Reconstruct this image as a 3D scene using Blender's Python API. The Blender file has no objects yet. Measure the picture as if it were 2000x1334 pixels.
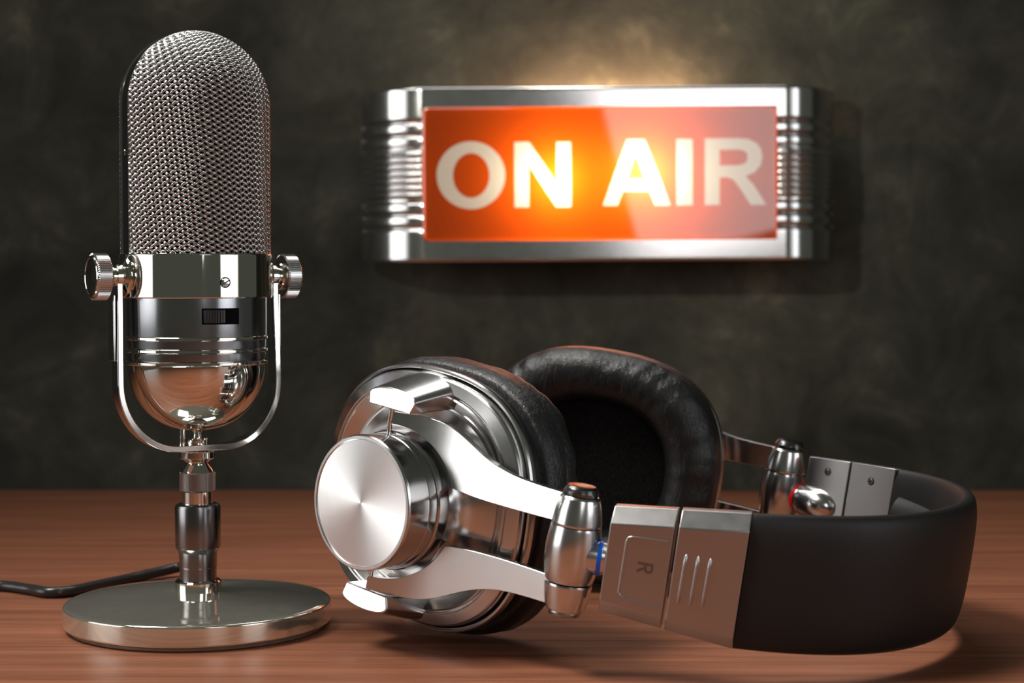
import bpy, math, random
import numpy as np
from mathutils import Matrix, Vector
random.seed(3); np.random.seed(3)
S = 0.01                                   # everything below is thought in centimetres
scn = bpy.context.scene
COL = scn.collection

# ------------------------------------------------------------------ camera
FPX, CAMH, HY = 3450.0, 16.1, 527.0
pitch = math.atan((667 - HY) / FPX)
cd = bpy.data.cameras.new('camera'); cam = bpy.data.objects.new('camera', cd); COL.objects.link(cam)
cam.location = (0, 0, CAMH * S); cam.rotation_euler = (math.pi / 2 - pitch, 0, 0)
cd.sensor_width = 36.0; cd.lens = 36.0 * FPX / 2000.0
cd.clip_start = 0.01; cd.clip_end = 50
cd.dof.use_dof = True; cd.dof.focus_distance = 0.76; cd.dof.aperture_fstop = 11.0
scn.camera = cam

# ------------------------------------------------------------------ world, exposure
scn.view_settings.view_transform = 'Standard'
scn.view_settings.look = 'None'
scn.view_settings.exposure = 0.0
scn.view_settings.gamma = 1.0
scn.view_settings.use_curve_mapping = False
w = bpy.data.worlds.new('world'); scn.world = w; w.use_nodes = True
w.node_tree.nodes['Background'].inputs[0].default_value = (0.060, 0.064, 0.052, 1)
w.node_tree.nodes['Background'].inputs[1].default_value = 1.0

# ------------------------------------------------------------------ lights
def area(name, loc, target, sx, sy, radiance, color=(1, 1, 1), roll=0.0, spread=180):
    l = bpy.data.lights.new(name, 'AREA'); l.shape = 'RECTANGLE'
    l.size = sx * S; l.size_y = sy * S; l.color = color
    h = math.radians(spread) / 2                     # 'radiance' is the value seen along the axis of the box
    k = 1.0 if spread >= 179 else (math.tan(h) - h) / math.tan(h)
    l.energy = radiance * math.pi * (sx * S) * (sy * S) * k
    l.spread = math.radians(spread)
    o = bpy.data.objects.new(name, l); COL.objects.link(o)
    o.location = [c * S for c in loc]
    d = Vector(target) - Vector(loc)
    q = d.to_track_quat('-Z', 'Y')
    o.rotation_mode = 'QUATERNION'
    from mathutils import Quaternion
    o.rotation_quaternion = q @ Quaternion((0, 0, 1), math.radians(roll))
    return o
area('softbox_left', (-251, 16, 62), (-5, 84, 10), 165, 130, 4.0, (1.0, 0.985, 0.97), spread=64)
area('softbox_right', (120, 5, 36), (-8, 80, 12), 80, 66, 3.6, (0.97, 0.98, 1.0), spread=50)
area('softbox_overhead', (-72, 58, 132), (8, 56, 0), 58, 46, 46.0, (1.0, 0.95, 0.89), spread=54)
area('softbox_back', (-12, 112, 82), (0, 76, 8), 80, 26, 5.5, (1.0, 0.985, 0.96), spread=110)
area('softbox_camera_side', (28.5, -12, 38), (28.5, 124, 31), 29, 36, 3.2, (1.0, 0.96, 0.96), roll=15, spread=120)
def spot(name, loc, target, watts, angle, blend, size, color):
    l = bpy.data.lights.new(name, 'SPOT'); l.energy = watts; l.spot_size = math.radians(angle)
    l.spot_blend = blend; l.shadow_soft_size = size * S; l.color = color
    o = bpy.data.objects.new(name, l); COL.objects.link(o)
    o.location = [c * S for c in loc]
    o.rotation_mode = 'QUATERNION'
    o.rotation_quaternion = (Vector(target) - Vector(loc)).to_track_quat('-Z', 'Y')
    return o
spot('ceiling_spotlight', (5, 100, 82), (6, 128.9, 42), 3.8, 58, 1.0, 4, (1.0, 0.97, 0.82))
spot('wall_spotlight', (-42, 38, 47), (10, 128.9, 31), 12.5, 34, 1.0, 2.0, (1.0, 0.98, 0.86))

# ------------------------------------------------------------------ materials
def newmat(name):
    m = bpy.data.materials.new(name); m.use_nodes = True
    nt = m.node_tree; b = nt.nodes['Principled BSDF']
    return m, nt, b
def lk(nt, a, b): nt.links.new(a, b)
def node(nt, t, **kw):
    n = nt.nodes.new(t)
    for k, v in kw.items(): setattr(n, k, v)
    return n
def coords(nt, scale=(1, 1, 1), rot=(0, 0, 0), out='Object'):
    tc = node(nt, 'ShaderNodeTexCoord'); mp = node(nt, 'ShaderNodeMapping')
    mp.inputs['Scale'].default_value = scale; mp.inputs['Rotation'].default_value = rot
    lk(nt, tc.outputs[out], mp.inputs['Vector']); return mp.outputs['Vector']
def noise(nt, vec, scale, detail=4, rough=0.5, dist=0.0):
    n = node(nt, 'ShaderNodeTexNoise'); n.inputs['Scale'].default_value = scale
    n.inputs['Detail'].default_value = detail; n.inputs['Roughness'].default_value = rough
    n.inputs['Distortion'].default_value = dist
    lk(nt, vec, n.inputs['Vector']); return n.outputs['Fac']
def ramp(nt, fac, stops):
    r = node(nt, 'ShaderNodeValToRGB'); e = r.color_ramp.elements
    while len(e) < len(stops): e.new(0.5)
    for i, (p, c) in enumerate(stops):
        e[i].position = p; e[i].color = (*c, 1) if len(c) == 3 else c
    lk(nt, fac, r.inputs['Fac']); return r.outputs['Color']
def bump(nt, b, height, strength, dist, prev=None):
    n = node(nt, 'ShaderNodeBump'); n.inputs['Strength'].default_value = strength
    n.inputs['Distance'].default_value = dist
    lk(nt, height, n.inputs['Height'])
    if prev is not None: lk(nt, prev, n.inputs['Normal'])
    lk(nt, n.outputs['Normal'], b.inputs['Normal']); return n.outputs['Normal']
def metal(name, col, rough, grain=0.0, coat=0.0):
    m, nt, b = newmat(name)
    b.inputs['Base Color'].default_value = (*col, 1); b.inputs['Metallic'].default_value = 1
    v = coords(nt, (60, 60, 60)); f = noise(nt, v, 3.0, 3)
    mr = node(nt, 'ShaderNodeMapRange'); mr.inputs['To Min'].default_value = rough * 0.85
    mr.inputs['To Max'].default_value = rough * 1.15; lk(nt, f, mr.inputs['Value'])
    lk(nt, mr.outputs[0], b.inputs['Roughness'])
    if coat: b.inputs['Coat Weight'].default_value = coat; b.inputs['Coat Roughness'].default_value = 0.05
    return m
CHROME = metal('polished_chrome', (0.80, 0.78, 0.72), 0.045)
CHROME2 = metal('bright_chrome', (0.82, 0.81, 0.80), 0.10)
SATIN = metal('satin_steel', (0.66, 0.655, 0.655), 0.20)
SATIN_B = metal('satin_block_steel', (0.46, 0.455, 0.46), 0.30)
SATIN_D = metal('satin_grey_steel', (0.34, 0.34, 0.34), 0.30)
BASE_M = metal('cloudy_nickel', (0.78, 0.77, 0.68), 0.06)
BASE_M.node_tree.nodes['Principled BSDF'].inputs['Metallic'].default_value = 0.88
GUN = metal('dark_gunmetal', (0.42, 0.43, 0.46), 0.17)
SLEEVE = metal('sleeve_gunmetal', (0.24, 0.235, 0.24), 0.22)
GUN_G = metal('grey_gunmetal', (0.50, 0.50, 0.51), 0.15)
WIRE = metal('woven_steel_wire', (0.54, 0.53, 0.525), 0.26)
SIGNMETAL = metal('sign_chrome', (0.72, 0.71, 0.71), 0.15)
def plastic(name, col, rough, spec=0.5, bscale=None, bstr=0.2):
    m, nt, b = newmat(name)
    b.inputs['Base Color'].default_value = (*col, 1); b.inputs['Roughness'].default_value = rough
    b.inputs['Specular IOR Level'].default_value = spec
    v = coords(nt); f = noise(nt, v, bscale or 300, 2)
    bump(nt, b, f, bstr, 0.0002); return m
BLACK_PL = plastic('black_plastic', (0.012, 0.012, 0.013), 0.32)
DARK_PL = plastic('grey_black_plastic', (0.03, 0.03, 0.031), 0.28)
CABLE_M = plastic('cable_rubber', (0.028, 0.028, 0.030), 0.22)
RED_M = plastic('red_enamel', (0.55, 0.006, 0.006), 0.25)
BLUE_M = plastic('blue_enamel', (0.006, 0.10, 0.62), 0.25)
ENGRAVE = plastic('brown_print', (0.10, 0.055, 0.045), 0.5)
DARKHOLE = plastic('black_core', (0.003, 0.003, 0.003), 0.8, 0.1)

def leather(name, col, rough, wrinkle, gscale=1500.0, gstr=0.55, gdist=0.00035, wscale=(260, 260, 70)):
    m, nt, b = newmat(name)
    b.inputs['Base Color'].default_value = (*col, 1); b.inputs['Roughness'].default_value = rough
    b.inputs['Specular IOR Level'].default_value = 0.5 if wrinkle else 0.4
    v = coords(nt)
    vo = node(nt, 'ShaderNodeTexVoronoi'); vo.feature = 'DISTANCE_TO_EDGE'
    vo.inputs['Scale'].default_value = gscale
    nd = node(nt, 'ShaderNodeTexNoise'); nd.inputs['Scale'].default_value = 500; nd.inputs['Detail'].default_value = 2
    lk(nt, v, nd.inputs['Vector'])
    ad = node(nt, 'ShaderNodeVectorMath', operation='MULTIPLY_ADD')
    ad.inputs[1].default_value = (0.0009, 0.0009, 0.0009)
    lk(nt, nd.outputs['Color'], ad.inputs[0]); lk(nt, v, ad.inputs[2]); lk(nt, ad.outputs[0], vo.inputs['Vector'])
    n1 = bump(nt, b, vo.outputs['Distance'], gstr, gdist)
    if wrinkle:
        v2 = coords(nt, wscale)
        f = noise(nt, v2, 1.0, 5, 0.6, 0.6)
        n1 = bump(nt, b, f, wrinkle, 0.0012, n1)
    return m
PAD = leather('black_pad_leather', (0.011, 0.0115, 0.0125), 0.30, 0.55, 1700.0, 0.45, 0.0003)
BANDL = leather('black_headband_leather', (0.0075, 0.0072, 0.0072), 0.50, 0.0, 1300.0, 0.35, 0.0002)
def fabric():
    m, nt, b = newmat('speaker_cloth'); b.inputs['Roughness'].default_value = 0.95
    v = coords(nt); f = noise(nt, v, 2600, 1)
    lk(nt, ramp(nt, f, [(0.5, (0.004, 0.004, 0.004)), (0.78, (0.035, 0.033, 0.033))]), b.inputs['Base Color'])
    b.inputs['Specular IOR Level'].default_value = 0.1
    bump(nt, b, f, 0.4, 0.0003); return m
CLOTH = fabric()
def brushed_disc():
    m, nt, b = newmat('radial_brushed_steel')
    b.inputs['Base Color'].default_value = (0.86, 0.85, 0.85, 1); b.inputs['Metallic'].default_value = 1
    b.inputs['Roughness'].default_value = 0.34; b.inputs['Anisotropic'].default_value = 0.88
    tg = node(nt, 'ShaderNodeTangent'); tg.direction_type = 'UV_MAP'; tg.uv_map = 'UVMap'
    lk(nt, tg.outputs[0], b.inputs['Tangent'])
    tc = node(nt, 'ShaderNodeTexCoord'); mp = node(nt, 'ShaderNodeMapping'); mp.inputs['Scale'].default_value = (0.4, 900, 1)
    lk(nt, tc.outputs['UV'], mp.inputs['Vector'])
    f = noise(nt, mp.outputs[0], 1.0, 2)
    bump(nt, b, f, 0.06, 0.0001); return m
DISC_M = brushed_disc()
CAP_M = metal('dark_cap_steel', (0.17, 0.17, 0.17), 0.22)
def wood():
    m, nt, b = newmat('reddish_wood')
    v = coords(nt, (2.4, 60, 60)); f1 = noise(nt, v, 1.5, 6, 0.62, 0.5)
    v2 = coords(nt, (14, 560, 400)); f2 = noise(nt, v2, 1.0, 5, 0.62)
    v3 = coords(nt, (5.0, 190, 100)); f3 = noise(nt, v3, 1.3, 4, 0.6, 0.4)
    c1 = ramp(nt, f1, [(0.30, (0.185, 0.066, 0.033)), (0.50, (0.26, 0.097, 0.050)), (0.72, (0.34, 0.136, 0.074))])
    c2 = ramp(nt, f2, [(0.32, (0.70, 0.66, 0.64)), (0.60, (1.0, 1.0, 1.0))])
    c3 = ramp(nt, f3, [(0.30, (0.66, 0.60, 0.58)), (0.46, (1.0, 1.0, 1.0)), (0.70, (1.12, 1.12, 1.12))])
    mx = node(nt, 'ShaderNodeMix', data_type='RGBA', blend_type='MULTIPLY'); mx.inputs[0].default_value = 0.8
    lk(nt, c1, mx.inputs[6]); lk(nt, c2, mx.inputs[7])
    my = node(nt, 'ShaderNodeMix', data_type='RGBA', blend_type='MULTIPLY'); my.inputs[0].default_value = 0.7
    lk(nt, mx.outputs[2], my.inputs[6]); lk(nt, c3, my.inputs[7])
    lk(nt, my.outputs[2], b.inputs['Base Color'])
    b.inputs['Roughness'].default_value = 0.46; b.inputs['Specular IOR Level'].default_value = 0.30
    bump(nt, b, f2, 0.15, 0.0004); return m
WOOD = wood()
def concrete():
    m, nt, b = newmat('dark_stained_concrete')
    v = coords(nt); f1 = noise(nt, v, 4.2, 7, 0.62, 0.3); f2 = noise(nt, v, 16, 8, 0.68, 0.5); f3 = noise(nt, v, 130, 3, 0.6)
    c1 = ramp(nt, f1, [(0.32, (0.037, 0.039, 0.033)), (0.50, (0.060, 0.062, 0.051)), (0.70, (0.115, 0.114, 0.092))])
    c2 = ramp(nt, f2, [(0.36, (0.55, 0.55, 0.54)), (0.50, (0.90, 0.90, 0.88)), (0.58, (1.15, 1.14, 1.08)), (0.68, (2.0, 1.95, 1.75))])
    mx = node(nt, 'ShaderNodeMix', data_type='RGBA', blend_type='MULTIPLY'); mx.inputs[0].default_value = 0.85
    lk(nt, c1, mx.inputs[6]); lk(nt, c2, mx.inputs[7]); lk(nt, mx.outputs[2], b.inputs['Base Color'])
    b.inputs['Roughness'].default_value = 0.85; b.inputs['Specular IOR Level'].default_value = 0.2
    n1 = bump(nt, b, f2, 0.3, 0.004); bump(nt, b, f3, 0.25, 0.0008, n1); return m
CONC = concrete()

# ------------------------------------------------------------------ mesh helpers
def mk(name, V, F, mat, parent=None, smooth=True, angle=30, label=None, uv=None, bevel=0, seg=2, sub=0):
    me = bpy.data.meshes.new(name)
    V = np.asarray(V, float) * S
    me.from_pydata(V.tolist(), [], [list(map(int, f)) for f in F]); me.update()
    import bmesh
    bm = bmesh.new(); bm.from_mesh(me); bmesh.ops.recalc_face_normals(bm, faces=bm.faces); bm.to_mesh(me); bm.free()
    if uv is not None:
        ul = me.uv_layers.new(name='UVMap')
        for li, lp in enumerate(me.loops): ul.data[li].uv = uv[lp.vertex_index]
    if smooth:
        me.shade_smooth(); me.set_sharp_from_angle(angle=math.radians(angle))
    me.materials.append(mat)
    o = bpy.data.objects.new(name, me); COL.objects.link(o)
    if parent is not None: o.parent = parent
    if label: o['label'] = label
    if bevel:
        bv = o.modifiers.new('bevel', 'BEVEL'); bv.width = bevel * S; bv.segments = seg; bv.limit_method = 'ANGLE'
        bv.angle_limit = math.radians(28); bv.harden_normals = False
        wn = o.modifiers.new('normals', 'WEIGHTED_NORMAL'); wn.keep_sharp = True; wn.weight = 80
    if sub:
        sb = o.modifiers.new('sub', 'SUBSURF'); sb.levels = sub; sb.render_levels = sub
    return o
def join(parts):
    V, F, k = [], [], 0
    for v, f in parts:
        v = np.asarray(v, float); V.append(v); F += [[i + k for i in q] for q in f]; k += len(v)
    return np.vstack(V), F
def support(prof, e=0.015):
    P = [np.array(p, float) for p in prof]; n = len(P)
    def corner(i):
        if i == 0 or i == n - 1: return True
        a, b = P[i] - P[i - 1], P[i + 1] - P[i]
        if len(a) > 2: a, b = a[[0, -1]], b[[0, -1]]
        c = a @ b / (np.linalg.norm(a) * np.linalg.norm(b) + 1e-9)
        return c < math.cos(math.radians(20))
    out = []
    for i in range(n - 1):
        p, q = P[i], P[i + 1]; L = np.linalg.norm(q - p); out.append(p)
        if L > 6 * e:
            if corner(i): out.append(p + (q - p) * e / L)
            if corner(i + 1): out.append(q - (q - p) * e / L)
    out.append(P[-1]); return out
def lathe(prof, n=96, cap0=True, cap1=True):
    prof = support(prof)
    V, F = [], []
    for r, z in prof:
        a = np.arange(n) * 2 * math.pi / n
        V += [(r * math.cos(t), r * math.sin(t), z) for t in a]
    for i in range(len(prof) - 1):
        for j in range(n):
            k = (j + 1) % n
            F.append([i * n + j, i * n + k, (i + 1) * n + k, (i + 1) * n + j])
    if cap0: F.append(list(range(n))[::-1])
    if cap1: F.append([(len(prof) - 1) * n + j for j in range(n)])
    return np.array(V), F
def super_pt(t, a, b, e):
    c, s = math.cos(t), math.sin(t)
    return (a * math.copysign(abs(c) ** (2 / e), c), b * math.copysign(abs(s) ** (2 / e), s))
def slathe(prof, n=144, cap0=False, cap1=False, closed=False):
    # prof: (a, b, exponent, u)
    prof = support(prof); V, F = [], []
    for a, b, e, u in prof:
        for j in range(n):
            x, z = super_pt(2 * math.pi * j / n + 1e-4, a, b, e); V.append((x, z, u))
    m = len(prof)
    for i in range(m if closed else m - 1):
        i2 = (i + 1) % m
        for j in range(n):
            k = (j + 1) % n
            F.append([i * n + j, i * n + k, i2 * n + k, i2 * n + j])
    if cap0: F.append(list(range(n))[::-1])
    if cap1: F.append([(m - 1) * n + j for j in range(n)])
    return np.array(V), F
def prism(out, t0, t1):
    n = len(out)
    V = [(x, y, t0) for x, y in out] + [(x, y, t1) for x, y in out]
    F = [list(range(n))[::-1], list(range(n, 2 * n))] + [[i, (i + 1) % n, n + (i + 1) % n, n + i] for i in range(n)]
    return np.array(V, float), F
def box(x0, x1, y0, y1, z0, z1):
    return prism([(x0, y0), (x1, y0), (x1, y1), (x0, y1)], z0, z1)
def tube(P, r, n=12, cap=True):
    P = np.asarray(P, float); m = len(P); rr = np.full(m, r) if np.isscalar(r) else np.asarray(r)
    T = np.gradient(P, axis=0); T /= np.linalg.norm(T, axis=1)[:, None]
    up = np.array([0, 0, 1.0]) if abs(T[0][2]) < 0.9 else np.array([1.0, 0, 0])
    N = up - T[0] * (up @ T[0]); N /= np.linalg.norm(N); V = []
    for i in range(m):
        N = N - T[i] * (N @ T[i]); N /= np.linalg.norm(N); B = np.cross(T[i], N)
        for j in range(n):
            a = 2 * math.pi * j / n; V.append(P[i] + rr[i] * (math.cos(a) * N + math.sin(a) * B))
    F = [[i * n + j, i * n + (j + 1) % n, (i + 1) * n + (j + 1) % n, (i + 1) * n + j] for i in range(m - 1) for j in range(n)]
    if cap: F += [list(range(n))[::-1], [(m - 1) * n + j for j in range(n)]]
    return np.array(V), F
def spline(P, k=12):
    P = np.asarray(P, float); Q = np.vstack([2 * P[0] - P[1], P, 2 * P[-1] - P[-2]]); out = []
    for i in range(1, len(Q) - 2):
        for t in np.linspace(0, 1, k, endpoint=False):
            a, b, c, d = Q[i - 1], Q[i], Q[i + 1], Q[i + 2]
            out.append(0.5 * (2 * b + (c - a) * t + (2 * a - 5 * b + 4 * c - d) * t * t + (3 * b - a - 3 * c + d) * t ** 3))
    out.append(P[-1]); return np.array(out)
def xf(vf, M):
    V, F = vf; return np.asarray(V) @ np.asarray(M[0]).T + np.asarray(M[1]), F
def frame(origin, ax, ay, az): return (np.array([ax, ay, az], float).T, np.array(origin, float))
def knurled(r, z0, z1, nt_, depth, bev=0.04):
    n = nt_ * 4; V, F = [], []
    rows = [(z0, r - bev - depth, 0), (z0 + bev, r, 1), (z1 - bev, r, 1), (z1, r - bev - depth, 0)]
    for z, rr, kk in rows:
        for j in range(n):
            a = 2 * math.pi * j / n
            q = rr - kk * depth * (1 if (j % 4) in (0, 1) else 0)
            V.append((q * math.cos(a), q * math.sin(a), z))
    for i in range(3):
        for j in range(n):
            k = (j + 1) % n; F.append([i * n + j, i * n + k, (i + 1) * n + k, (i + 1) * n + j])
    F += [list(range(n))[::-1], [3 * n + j for j in range(n)]]
    return np.array(V), F
def empty(name, loc, label, cat):
    o = bpy.data.objects.new(name, None); COL.objects.link(o); o.location = [c * S for c in loc]
    o.empty_display_size = 0.02; o['label'] = label; o['category'] = cat; return o

# ------------------------------------------------------------------ setting
WALLY = 128.9
o = mk('wall_back', *box(-110, 110, WALLY, WALLY + 4, -76, 120), CONC, smooth=False); o['kind'] = 'structure'
tbl = mk('table', *box(-85, 85, -12, WALLY - 0.1, -3.5, 0), WOOD, smooth=False, bevel=0.15)
tbl['label'] = 'reddish brown wooden table top with fine horizontal grain under the microphone and headphones'
tbl['category'] = 'table'
FLOOR_M = plastic('dark_floor', (0.03, 0.028, 0.026), 0.7)
o = mk('floor', *box(-110, 110, -20, WALLY, -80, -76), FLOOR_M, smooth=False); o['kind'] = 'structure'
for x in (-79, 79):
    for y in (-6, WALLY - 8): mk('leg', *box(x - 3, x + 3, y - 3, y + 3, -76, -3.4), WOOD, tbl, smooth=False)

# ------------------------------------------------------------------ microphone
MX, MY = -14.21, 79.5
YAW = math.radians(31)
dvec = np.array([-math.cos(YAW), -math.sin(YAW), 0])      # towards the camera-left thumb screw
nvec = np.array([math.sin(YAW), -math.cos(YAW), 0])       # front of the microphone
mic = empty('microphone', (MX, MY, 0), 'tall chrome retro microphone with woven silver grille standing on a round base', 'microphone')
UZ = np.array([0, 0, 1.0])
MF = frame((0, 0, 0), dvec, -nvec, UZ)       # local x = d, y = back, z = up
def arc(cx, cz, r, a0, a1, n): return [(cx + r * math.cos(t), cz + r * math.sin(t)) for t in np.linspace(math.radians(a0), math.radians(a1), n)]
base_prof = [(5.6, 0.0), (5.75, 0.04), (5.80, 0.16), (5.86, 0.20), (5.95, 0.24), (5.98, 0.30)] + arc(5.87, 1.03, 0.11, 0, 80, 6) + \
    [(r, 1.62 - 0.0135 * r * r) for r in np.arange(5.8, 0.9, -0.2)]
mk('base', *lathe(base_prof, 192), BASE_M, mic, angle=35)
mk('base_collar', *lathe([(1.0, 1.5), (1.04, 1.58), (1.04, 2.02), (0.98, 2.09), (0.80, 2.12)], 96), CHROME, mic)
mk('stem_sleeve', *lathe([(0.80, 1.9), (0.83, 1.95), (0.83, 2.66), (0.85, 2.70), (0.86, 3.30), (0.90, 3.42), (1.0, 3.56), (1.02, 3.7), (1.02, 5.38), (0.98, 5.50), (0.86, 5.56), (0.6, 5.56)], 96), SLEEVE, mic)
mk('stem_tube', *lathe([(0.69, 5.5), (0.69, 6.1)], 96), CHROME, mic)
mk('locking_ring', *knurled(0.80, 6.13, 7.0, 64, 0.03), SATIN_B, mic, angle=20)
mk('swivel_joint', *lathe([(0.74, 6.9), (0.76, 6.98), (0.70, 7.1), (0.50, 7.36), (0.48, 7.42), (0.60, 7.52), (0.76, 7.60), (0.80, 7.64), (0.80, 7.90), (0.76, 7.95)], 96), CHROME, mic)
mk('yoke_nut', *lathe([(0.46, 8.1), (0.48, 8.2), (0.48, 8.46), (0.42, 8.52), (0.2, 8.53), (0.18, 9.1)], 6 * 12), CHROME, mic)
mk('support_pin', *tube([(-0.72 * 0 - 0.62, -0.25, 8.1), (-0.62, -0.25, 9.1)], 0.14, 20), CHROME, mic)
# yoke strap: swept rectangle in the plane of the thumb screws
def yoke():
    top = 16.25; R0 = 3.66; rb = 2.6; zb = 8.12
    pts = [(-R0, top), (-R0 - 0.02, 14), (-R0 - 0.05, 12.3), (-R0 - 0.06, zb + rb + 0.35)]
    right = []
    cx = R0 + 0.06 - rb
    for t in np.linspace(0, 90, 16)[1:]:
        a = math.radians(180 + t)
        pts.append((-cx + rb * math.cos(a), zb + (rb + 0.35) * (1 + math.sin(a))))
    pts += [(-0.7, zb), (0.7, zb)]
    half = pts[:-2]
    pts += [(-x, z) for x, z in half[::-1]]
    P = np.array(pts); T = np.gradient(P, axis=0); T /= np.linalg.norm(T, axis=1)[:, None]
    Nn = np.stack([-T[:, 1], T[:, 0]], 1)
    hw, ht = 0.44, 0.13
    V, F = [], []
    for p, q in zip(P, Nn):
        for sx, sy in ((-1, -1), (1, -1), (1, 1), (-1, 1)):
            V.append((p[0] + q[0] * ht * sx, hw * sy - 0.04 * (15.8 - p[1]), p[1] + q[1] * ht * sx))
    m = len(P)
    for i in range(m - 1):
        for j in range(4):
            k = (j + 1) % 4; F.append([i * 4 + j, i * 4 + k, (i + 1) * 4 + k, (i + 1) * 4 + j])
    F += [[3, 2, 1, 0], [(m - 1) * 4 + j for j in range(4)]]
    return V, F
yk = mk('yoke', *xf(yoke(), MF), CHROME2, mic, bevel=0.035, seg=2, angle=25)
for s in (-1, 1):
    mk('yoke_plate', *xf(box(min(s * 3.84, s * 3.95), max(s * 3.84, s * 3.95), -0.36, 0.36, 12.1, 15.0), MF), CHROME2, yk, bevel=0.03)
# lower body
mk('collar_band', *lathe([(3.2, 14.85), (3.36, 14.86), (3.39, 14.90), (3.39, 16.76), (3.36, 16.81), (3.24, 16.82), (3.1, 16.8)], 192), CHROME, mic, angle=40)
body = mk('body_shell', *lathe([(3.0, 14.9), (3.15, 14.88), (3.15, 13.15), (3.13, 12.9), (3.12, 12.4), (3.10, 12.1), (3.0, 12.0)], 192), GUN, mic)
for z in (13.08, 12.53, 11.98):
    mk('chrome_ring', *lathe([(3.0, z - 0.10), (3.13, z - 0.10), (3.19, z - 0.05), (3.19, z + 0.05), (3.13, z + 0.10), (3.0, z + 0.10)], 160), CHROME, mic)
bowl = [(3.10 * math.cos(math.radians(t)) ** 0.86, 12.0 - 3.12 * math.sin(math.radians(t))) for t in np.linspace(0, 84, 40)]
bowl += [(0.24, 8.87), (0.2, 8.8)]
mk('bowl', *lathe(bowl, 160), CHROME, mic, angle=50)
# slide switch on the front of the body
def on_cyl(vf, R):   # map x -> angle around front, y -> radial outward, z -> z
    V, F = vf; V = np.asarray(V, float); a = V[:, 0] / R
    rr = R + V[:, 1]
    W = rr[:, None] * (np.sin(a)[:, None] * (-dvec) + np.cos(a)[:, None] * nvec); W[:, 2] = V[:, 2]
    return W, F
def gridbox(x0, x1, y0, y1, z0, z1, n=10):
    xs = np.linspace(x0, x1, n + 1); V, F = [], []
    for x in xs: V += [(x, y0, z0), (x, y1, z0), (x, y1, z1), (x, y0, z1)]
    for i in range(n):
        for j in range(4):
            k = (j + 1) % 4; F.append([i * 4 + j, i * 4 + k, (i + 1) * 4 + k, (i + 1) * 4 + j])
    F += [[3, 2, 1, 0], [n * 4 + j for j in range(4)]]; return V, F
sw = mk('slide_switch', *on_cyl(gridbox(-0.92, 0.82, -0.1, 0.012, 13.72, 14.43), 3.15), DARKHOLE, mic, bevel=0.02)
parts = [gridbox(-0.84, 0.10, -0.05, 0.07, 13.79, 14.36)]
for i in range(8): parts.append(gridbox(-0.82 + i * 0.115, -0.76 + i * 0.115, 0.06, 0.12, 13.80, 14.35, 1))
mk('switch_slider', *on_cyl(join(parts), 3.15), DARK_PL, sw, bevel=0.01)
def screw(name, origin, axis, r, parent, slot=True, matr=None, cross=False, rot=30):
    axis = np.array(axis, float); axis /= np.linalg.norm(axis)
    up = np.array([0, 0, 1.0]); ax = np.cross(up, axis); ax /= np.linalg.norm(ax); ay = np.cross(axis, ax)
    c, s_ = math.cos(math.radians(rot)), math.sin(math.radians(rot))
    bx_, by_ = c * ax + s_ * ay, -s_ * ax + c * ay
    M = frame(origin, bx_, by_, axis)
    sc = mk(name, *xf(lathe([(r * 0.80, -0.1), (r * 0.82, 0.02), (r * 0.74, 0.045), (r * 0.4, 0.055), (r * 0.05, 0.058)], 40), M), matr or CHROME2, parent)
    mk('recess', *xf(lathe([(r, -0.1), (r, 0.012), (r * 0.85, 0.013)], 40), M), DARKHOLE, sc)
    g = [box(-r * 0.8, r * 0.8, -r * 0.13, r * 0.13, 0.03, 0.064)]
    if cross: g = [box(-r * 0.6, r * 0.6, -r * 0.14, r * 0.14, 0.03, 0.068), box(-r * 0.14, r * 0.14, -r * 0.6, r * 0.6, 0.03, 0.067)]
    mk('slot', *xf(join(g), M), BLACK_PL, sc)
    return sc
screw('screw', nvec * 3.36 + np.array([0.05, 0, 15.55]), nvec, 0.24, mic, rot=30)
# thumb screws
for s in (1, -1):
    MK = frame((0, 0, 15.8), -nvec if s > 0 else nvec, UZ, dvec * s)
    kn = mk('thumb_screw', *xf(knurled(1.03, 4.13, 4.78, 60, 0.035, 0.05), MK), SATIN, mic, angle=20)
    mk('face', *xf(lathe([(0.93, 4.7), (0.90, 4.82), (0.84, 4.845), (0.80, 4.82), (0.5, 4.83), (0.1, 4.835)], 96), MK), CHROME, kn, label='polished domed outer face')
    mk('neck', *xf(lathe([(0.92, 3.2), (0.94, 3.36), (0.90, 3.42), (0.66, 3.46), (0.55, 3.50), (0.55, 3.76), (0.42, 3.80), (0.42, 3.92), (0.60, 3.97), (0.64, 4.05), (0.56, 4.13), (0.4, 4.16)], 96), MK), CHROME, kn)
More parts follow.
